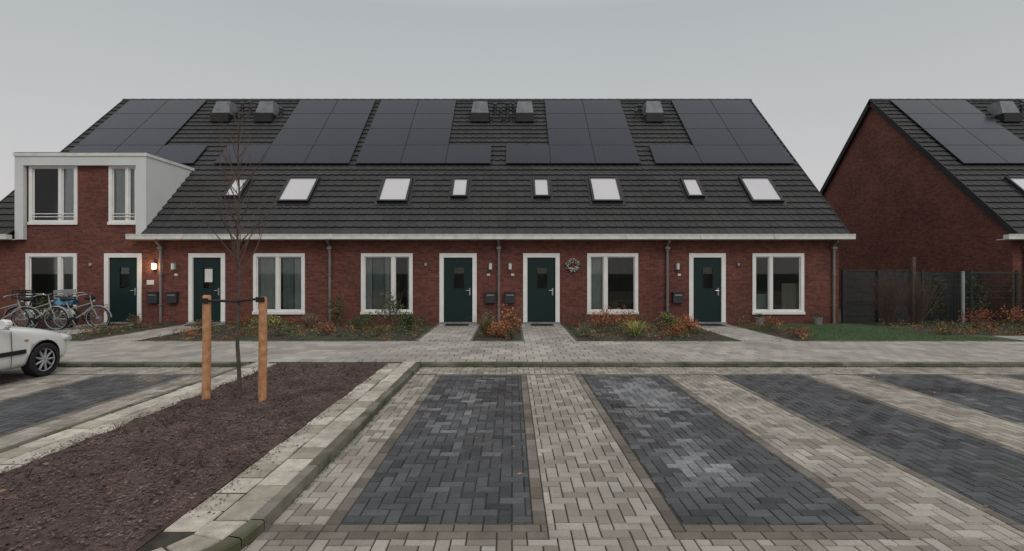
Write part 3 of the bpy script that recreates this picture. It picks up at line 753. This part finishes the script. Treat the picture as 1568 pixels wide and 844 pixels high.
shrub('bare_hedge',11.9,16.2,.85,1.7,['lf_brown','twig','twig'],420,.04,110,.5)
shrub('bare_hedge',12.9,16.3,.75,1.5,['lf_brown','twig','twig'],350,.04,90,.5)
shrub('red_shrub',14.3,15.7,.7,.65,['lf_red','lf_brown'],650,.055)
shrub('red_shrub',15.7,15.8,.7,.7,['lf_red','lf_orange','lf_brown'],700,.055)
shrub('red_shrub',17.2,15.9,.7,.7,['lf_red','lf_orange','lf_brown'],600,.055)
shrub('red_shrub',13.4,14.6,.5,.35,['lf_brown','lf_red','lf_green'],400,.05)
gc=MB()
for a,b in beds+[(11.4,18)]:
    for _ in range(int((b-a)*22)):
        x=U(a+.1,b-.1); y=U(12.95,16.7); y=max(y,14.1) if a>11 else y; h=U(.06,.26); r=U(.08,.22)
        ks=random.choice([['lf_green','lf_dark'],['lf_green','lf_green'],['lf_brown','lf_dark'],['lf_red','lf_brown'],['lf_sage','lf_green'],['lf_brown','lf_orange']])
        for _ in range(38): leafquad(gc,(x+random.gauss(0,r*.6),y+random.gauss(0,r*.6),GZ+.02+R()*h),U(.03,.07),random.choice(ks),False,.45)
    for _ in range(int((b-a)*180)): leafquad(gc,(U(a,b),U(12.9 if a<11 else 14,16.9),GZ+.055),U(.02,.06),random.choice(['lf_brown','lf_dark','lf_green','lf_red','chip']),True,.5)
gc.obj('garden_plants')
lv=MB()
for _ in range(260): leafquad(lv,(U(-12,14),U(9.3,9.79),.008),U(.02,.05),random.choice(['lf_brown','lf_orange','chip']),True,.6)
for _ in range(60): leafquad(lv,(U(-1.5,9),U(3.4,9.2),.008),U(.025,.05),random.choice(['lf_brown','lf_orange']),True,.6)
for _ in range(50): leafquad(lv,(U(-12,14),12.79-abs(random.gauss(0,.3)),GZ+.008),U(.02,.05),random.choice(['lf_brown','lf_orange']),True,.6)
lv.obj('fallen_leaves')
wd=MB()
def tuft(x,y,z,n=10,h=.05):
    for _ in range(n):
        a=U(0,6.28); c,s=math.cos(a),math.sin(a); l=U(.4,1)*h; px,py=x+U(-.03,.03),y+U(-.015,.015)
        wd.face([(px-s*.003,py+c*.003,z),(px+s*.003,py-c*.003,z),(px+c*l*.6,py+s*l*.6,z+l)],'blade')
for _ in range(420): tuft(U(KX,14),9.79,.0,8,.035)
for _ in range(160): tuft(KX+.01,U(4,9.8),.0,8,.03)
for _ in range(160): tuft(LX-.01,U(4,9.8),.0,8,.045)
for _ in range(260): tuft(U(-13,LX),9.79,.0,9,.06)
for _ in range(200): tuft(U(-14,14),12.79,GZ,8,.05)
wd.obj('kerb_weeds')

# ------------------------------------------------------------------ fences
fe=empty('garden_fence'); m=MB()
z=GZ+.02
while z<1.72:
    m.box(11.12,13.32,17.12+U(0,.004),17.14,z,z+.135,'fencewood'); z+=.145
m.box(11.0,13.4,17.10,17.16,z,z+.04,'fencewood')
m.obj('fence_boards',fe)
m=MB()
for X in (11.0,12.18,13.32): m.box(X,X+.11,17.02,17.11,GZ-.05,2.3 if X>13 else 1.86,'postwood' if X>13 else 'fencewood')
m.obj('fence_posts',fe)
fe=empty('mesh_fence'); m=MB()
for i in range(0,108):
    X=13.55+i*.05; m.box(X-.003,X+.003,16.8,16.806,GZ+.03,1.78,'wire')
for z in [.15+.2*i for i in range(9)]: m.box(13.5,19,16.792,16.799,z,z+.01,'wire')
m.obj('fence_wires',fe)
m=MB()
m.tube([(14.62,16.6,GZ-.05),(14.62,16.6,1.8)],.045,'steel',8); m.tube([(14.62,16.6,1.8),(14.62,16.6,1.83)],.052,'steel',8)
for X in (13.5,15.1,16.6): m.box(X-.03,X+.03,16.81,16.87,GZ-.05,1.87,'wire')
m.box(15.13,16.57,16.81,16.85,1.76,1.81,'wire')
m.obj('fence_posts',fe)
shrub('ivy_hedge',14.2,17.15,.55,1.60,['lf_dark','lf_dark','lf_brown'],1900,.07,20,.25)
shrub('ivy_hedge',15.6,17.2,.7,1.75,['lf_dark','lf_green','lf_brown'],2400,.07,20,.25)
shrub('ivy_hedge',17.0,17.2,.7,1.7,['lf_dark','lf_brown'],1600,.07,20,.25)
m=MB()
x=13.6
while x<GX: m.box(x,x+.14,18.2,18.22,GZ,1.8,'fencewood'); x+=.15
m.obj('garden_screen')
for X in (8.05,9.95):
    m=MB(); m.tube([(X,16.65,GZ),(X,16.65,GZ+.02),(X,16.65,GZ+.22),(X,16.65,GZ+.24)],[.09,.1,.14,.15],'zinc',12)
    for _ in range(120): leafquad(m,(X+random.gauss(0,.07),16.65+random.gauss(0,.07),GZ+.26+R()*.12),.05,random.choice(['lf_dark','lf_brown','lf_green']))
    m.obj('plant_pot')
dt=MB()
for i in range(9):
    X,Y=-78+U(-3,3)*2+i*5,84+U(-4,4)
    grow(dt,(X,Y,0),(0,0,1),U(7,9),.22,3,'bark',5,.1,.8,8,.3)
    for _ in range(260): leafquad(dt,(X+random.gauss(0,2),Y+random.gauss(0,2),3+R()*7),U(.2,.5),'twig',False,.2)
dt.obj('distant_trees')

# ------------------------------------------------------------------ parked car (nose towards +Y)
def make_car():
    e=empty('parked_car',(-8.95,9.62,0))
    S=[(0.00,.52,.30,.44,.54,.46,.56,.575),(-.05,.66,.22,.44,.60,.58,.635,.655),(-.20,.75,.19,.46,.67,.64,.715,.745),(-.55,.795,.19,.48,.765,.66,.82,.86),
       (-1.0,.81,.19,.50,.84,.67,.895,.945),(-1.25,.815,.19,.50,.875,.68,.925,.985),(-1.62,.82,.19,.5,.90,.62,1.19,1.24),(-1.98,.82,.19,.5,.915,.57,1.375,1.42),
       (-2.5,.82,.19,.5,.925,.56,1.43,1.475),(-3.0,.82,.19,.5,.93,.56,1.41,1.455),(-3.45,.81,.20,.5,.935,.55,1.34,1.385),(-3.68,.79,.24,.5,.92,.58,1.0,1.04),(-3.78,.70,.28,.48,.80,.55,.84,.86)]
    m=MB(); rings=[]
    for (y,hw,zb,zm,zt,tw,ze,zz) in S:
        half=[(hw*.80,zb),(hw*.97,zb+.07),(hw,zm),(hw*.985,zt-.08),(hw*.955,zt),(tw,ze),(tw*.55,(ze+zz)/2+.012)]
        ring=[(0,zb)]+half+[(0,zz)]+[(-a,b) for a,b in half[::-1]]
        rings.append([(a,y,b) for a,b in ring])
    n=len(rings[0])
    for r in rings: m.v+=r
    for i in range(len(rings)-1):
        for j in range(n):
            j2=(j+1)%n; k='carpaint'
            if j in (5,n-6) and 5<=i<=9: k='carglass'
            if j in (6,7,8,9) and i in (5,6,10): k='carglass'
            m.f.append((i*n+j,(i+1)*n+j,(i+1)*n+j2,i*n+j2)); m.m.append(m.mi(k))
    m.f.append(tuple(range(n))); m.m.append(m.mi('carpaint')); m.f.append(tuple((len(rings)-1)*n+j for j in range(n))[::-1]); m.m.append(m.mi('carpaint'))
    m.mi('black')
    body=m.obj('car_body',None,True)
    s=body.modifiers.new('s','SUBSURF'); s.levels=2; s.render_levels=2
    cuts=[]
    for wy in (-.66,-3.06):
        c=MB(); c.tube([(-1.2,wy,.30),(1.2,wy,.30)],.335,'black',32); co=c.obj('cut'); cuts.append(co)
        b=body.modifiers.new('b','BOOLEAN'); b.object=co; b.operation='DIFFERENCE'; b.solver='EXACT'
    bpy.context.view_layer.update()
    dg=bpy.context.evaluated_depsgraph_get(); me=bpy.data.meshes.new_from_object(body.evaluated_get(dg)); 
    body.modifiers.clear(); body.data=me
    for c in cuts: bpy.data.objects.remove(c)
    body.parent=e
    m=MB(); m.box(-.60,.60,-3.5,-.15,.24,.62,'black'); m.obj('underbody',e)
    for wy in (-.66,-3.06):
        for sg in (1,-1):
            m=MB(); xo=.80*sg; xi=.60*sg; r=.29
            pr=[(xi,.20),(xi,.27),(xi+sg*.02,r),(xo-sg*.02,r),(xo,.275),(xo,.205)]
            ns=32; base=len(m.v)
            for q in range(ns):
                an=6.2832*q/ns
                for (px,pr_) in pr: m.v.append((px,wy+math.cos(an)*pr_,.29+math.sin(an)*pr_))
            L_=len(pr)
            for q in range(ns):
                for c in range(L_-1):
                    a=q*L_+c;b=((q+1)%ns)*L_+c; m.f.append((a,a+1,b+1,b)); m.m.append(m.mi('rubber'))
            xr=xo-sg*.035
            m.tube([(xr-sg*.08,wy,.29),(xr-sg*.06,wy,.29)],.2,'black',24)
            m.tube([(xr,wy+.195*math.cos(q*.2618),.29+.195*math.sin(q*.2618)) for q in range(24)],.013,'steel',6,closed=True)
            for q in range(9):
                an=6.2832*q/9; c_,s_=math.cos(an),math.sin(an)
                m.tube([(xr,wy+.03*c_,.29+.03*s_),(xr,wy+.19*c_,.29+.19*s_)],[.022,.016],'steel',6)
            m.tube([(xr-.02*sg,wy,.29),(xr+.012*sg,wy,.29)],.045,'steel',12)
            m.obj('wheel',e)
    m=MB()
    for sg in (1,-1):
        m.box(.828*sg-.012,.828*sg+.006,-2.62,-1.06,.46,.53,'black'); m.box(.828*sg-.012,.828*sg+.006,-2.8,-2.66,.46,.53,'black')
        m.tube([(sg*.823,-1.32,.25),(sg*.826,-1.30,.5),(sg*.81,-1.30,.86)],.006,'black',4)
        m.tube([(sg*.823,-2.62,.25),(sg*.826,-2.64,.5),(sg*.81,-2.64,.88)],.006,'black',4)
        m.box(sg*.81-.012,sg*.81+.02,-2.52,-2.38,.76,.79,'black')
        mx=sg*.90; m.tube([(sg*.80,-1.5,.93),(mx,-1.48,.97)],.02,'black',6)
        m.tube([(mx,-1.42,.99),(mx,-1.44,.99),(mx,-1.52,.99),(mx,-1.55,.99)],[.03,.075,.085,.07],'carpaint',12)
        m.box(sg*.80-.01,sg*.80+.012,-1.06,-1.0,.66,.69,'orange')
        m.tube([(sg*.64,-1.23,.96),(sg*.585,-1.62,1.215),(sg*.56,-1.98,1.395)],.028,'carpaint',6)
        m.tube([(sg*.79,-2.62,.90),(sg*.56,-2.58,1.42)],.03,'black',6)
    m.box(-.35,.35,-.01,.02,.42,.50,'black'); m.box(-.26,.26,.012,.03,.33,.43,'skin_w')
    m.obj('car_trim',e)
    m=MB()
    for sg in (1,-1):
        ce=Vector((sg*.655,-.16,.60)); n0=len(m.v); nu,nv=14,8
        for a in range(nv+1):
            for b in range(nu):
                th=math.pi*a/nv; ph=6.2832*b/nu
                m.v.append((ce.x+.10*math.sin(th)*math.cos(ph),ce.y+.16*math.sin(th)*math.sin(ph),ce.z+.075*math.cos(th)))
        for a in range(nv):
            for b in range(nu): m.f.append((n0+a*nu+b,n0+a*nu+(b+1)%nu,n0+(a+1)*nu+(b+1)%nu,n0+(a+1)*nu+b)); m.m.append(m.mi('lightglass'))
    m.obj('headlights',e,True)
make_car()

# ------------------------------------------------------------------ bicycles
def bicycle(x,y,rz,frame='bikered',crate=None,lean=.08):
    e=empty('bicycle',(x,y,GZ),rz); e.rotation_euler=(lean,0,rz)
    r=.34
    for wx,nm in ((-.55,'rear_wheel'),(.55,'front_wheel')):
        m=MB(); m.tube([(wx+r*math.cos(q*.2244),0,r+r*math.sin(q*.2244)) for q in range(28)],.019,'rubber',6,closed=True)
        m.tube([(wx+(r-.025)*math.cos(q*.2244),0,r+(r-.025)*math.sin(q*.2244)) for q in range(28)],.012,'chrome',5,closed=True)
        for q in range(18): an=q*.349; m.tube([(wx,.02*(-1)**q,r),(wx+(r-.02)*math.cos(an),0,r+(r-.02)*math.sin(an))],.002,'steel',3)
        m.tube([(wx,-.05,r),(wx,.05,r)],.022,'steel',8)
        m.tube([(wx+(r+.035)*math.cos(q),0,r+(r+.035)*math.sin(q)) for q in [math.pi*(.02+.1*i) for i in range(10)]],.018,frame,5)
        m.obj(nm,e)
    m=MB(); bb=(-.1,0,.3); seat=(-.27,0,.82); hd=(.38,0,.9); hb=(.43,0,.66)
    for a,b,q in ((bb,seat,.018),(bb,hb,.02),((-.2,0,.62),(.40,0,.80),.015),(hb,hd,.02),(hb,(.55,0,r),.014),(bb,(-.55,.05,r),.011),(bb,(-.55,-.05,r),.011),((-.22,0,.68),(-.55,.05,r),.009),((-.22,0,.68),(-.55,-.05,r),.009)): m.tube([a,b],q,frame,7)
    m.tube([hd,(.36,0,1.05)],.013,'chrome',6); m.tube([(.18,-.28,1.02),(.26,-.26,1.07),(.36,-.1,1.07),(.36,.1,1.07),(.26,.26,1.07),(.18,.28,1.02)],.012,'chrome',6)
    for s in (-1,1): m.tube([(.18,.28*s,1.02),(.08,.29*s,1.0)],.018,'black',6)
    m.tube([seat,(-.28,0,.9)],.014,'chrome',6); m.tube([(-.42,0,.93),(-.36,0,.93),(-.2,0,.92),(-.08,0,.91)],[.05,.09,.05,.02],'black',8)
    m.tube([(-.1,-.06,.3),(-.1,.06,.3)],.085,'black',14); m.tube([(-.1,-.07,.3),(-.02,-.07,.16),(-.02,-.16,.16)],.011,'steel',5); m.tube([(-.1,.07,.3),(-.18,.07,.44),(-.18,.16,.44)],.011,'steel',5)
    for s in (-.06,.06): m.tube([(-.3,s,.72),(-.82,s,.72),(-.56,s,r)],.008,'black',5)
    m.tube([(-.82,-.06,.72),(-.82,.06,.72)],.008,'black',5); m.box(-.86,-.83,-.03,.03,.6,.66,'orange')
    m.tube([(.46,0,.86),(.52,0,.86)],.04,'chrome',8)
    m.obj('bicycle_frame',e)
    if crate:
        m=MB(); 
        for z in (.92,1.0,1.08,1.14): 
            m.box(.42,.78,-.2,-.185,z,z+.035,crate);m.box(.42,.78,.185,.2,z,z+.035,crate);m.box(.42,.435,-.185,.185,z,z+.035,crate);m.box(.765,.78,-.185,.185,z,z+.035,crate)
        m.box(.42,.78,-.2,.2,.9,.915,crate)
        for sx in (.42,.765):
            for sy in (-.2,.185): m.box(sx,sx+.015,sy,sy+.015,.9,1.17,crate)
        m.obj('bicycle_crate',e)
bicycle(-13.05,15.4,.15,'steel'); bicycle(-13.25,15.85,3.0,'bikered','steel',-.06); bicycle(-14.1,15.2,.05,'steel',None,.05); bicycle(-14.35,15.7,3.3,'bikered','black'); bicycle(-14.9,15.0,.3,'steel')
m=MB()
for i in range(10):
    for j in range(8):
        f=lambda i,j:(-13.75+i*.05+.02*math.sin(j),15.35+j*.05,GZ+.95-.5*abs(j-4)*.05*2+.03*math.sin(i*1.7+j)+.0)
        m.face([f(i,j),f(i+1,j),f(i+1,j+1),f(i,j+1)],'blue')
m.obj('blue_cover',smooth=True)

# ------------------------------------------------------------------ world, sun, camera
w=bpy.data.worlds.new('World'); scene.world=w; w.use_nodes=True; N=w.node_tree.nodes; L=w.node_tree.links
bg=N['Background']; outn=N['World Output']
sky=N.new('ShaderNodeTexSky'); sky.sky_type='NISHITA'; sky.sun_disc=False; sky.sun_elevation=math.radians(38); sky.sun_rotation=math.radians(150); sky.dust_density=4; sky.air_density=1.2
hs=N.new('ShaderNodeHueSaturation'); hs.inputs['Saturation'].default_value=.25; L.new(sky.outputs[0],hs.inputs['Color']); L.new(hs.outputs[0],bg.inputs[0]); bg.inputs[1].default_value=.06
tc=N.new('ShaderNodeTexCoord'); sp=N.new('ShaderNodeSeparateXYZ'); L.new(tc.outputs['Generated'],sp.inputs[0])
cr=N.new('ShaderNodeValToRGB'); L.new(sp.outputs[2],cr.inputs[0]); el=cr.color_ramp.elements
el[0].position=0; el[0].color=(.66,.62,.605,1); el[1].position=1; el[1].color=(1.0,1.0,1.0,1)
for p,c in ((.12,(.615,.60,.60)),(.25,(.53,.545,.555)),(.45,(.43,.468,.49)),(.62,(.82,.85,.87))):
    q=el.new(p); q.color=(*c,1)
ns=N.new('ShaderNodeTexNoise'); ns.inputs['Scale'].default_value=1.6; ns.inputs['Detail'].default_value=3; L.new(tc.outputs['Generated'],ns.inputs['Vector'])
mr=N.new('ShaderNodeMapRange'); mr.inputs[3].default_value=.95; mr.inputs[4].default_value=1.05; L.new(ns.outputs[0],mr.inputs[0])
vs=N.new('ShaderNodeVectorMath'); vs.operation='SCALE'; L.new(cr.outputs[0],vs.inputs[0]); L.new(mr.outputs[0],vs.inputs['Scale'])
bg2=N.new('ShaderNodeBackground'); L.new(vs.outputs[0],bg2.inputs[0]); bg2.inputs[1].default_value=1.08
mx=N.new('ShaderNodeMixShader'); mx.inputs[0].default_value=.85; L.new(bg.outputs[0],mx.inputs[1]); L.new(bg2.outputs[0],mx.inputs[2]); L.new(mx.outputs[0],outn.inputs[0])
sl=bpy.data.lights.new('sun','SUN'); sl.energy=.8; sl.angle=math.radians(30); sl.color=(1,.95,.90)
so=bpy.data.objects.new('sun',sl); so.rotation_euler=Vector((.45,-.8,.85)).to_track_quat('Z','Y').to_euler(); scene.collection.objects.link(so)
cam=bpy.data.cameras.new('camera'); co=bpy.data.objects.new('camera',cam); scene.collection.objects.link(co)
co.location=(0,0,1.84); co.rotation_euler=(math.radians(90),0,0); cam.sensor_width=36; cam.lens=18; cam.shift_y=-7/1568; cam.clip_end=2000; cam.clip_start=.05
scene.camera=co
scene.view_settings.view_transform='Standard'; scene.view_settings.look='None'; scene.view_settings.exposure=0
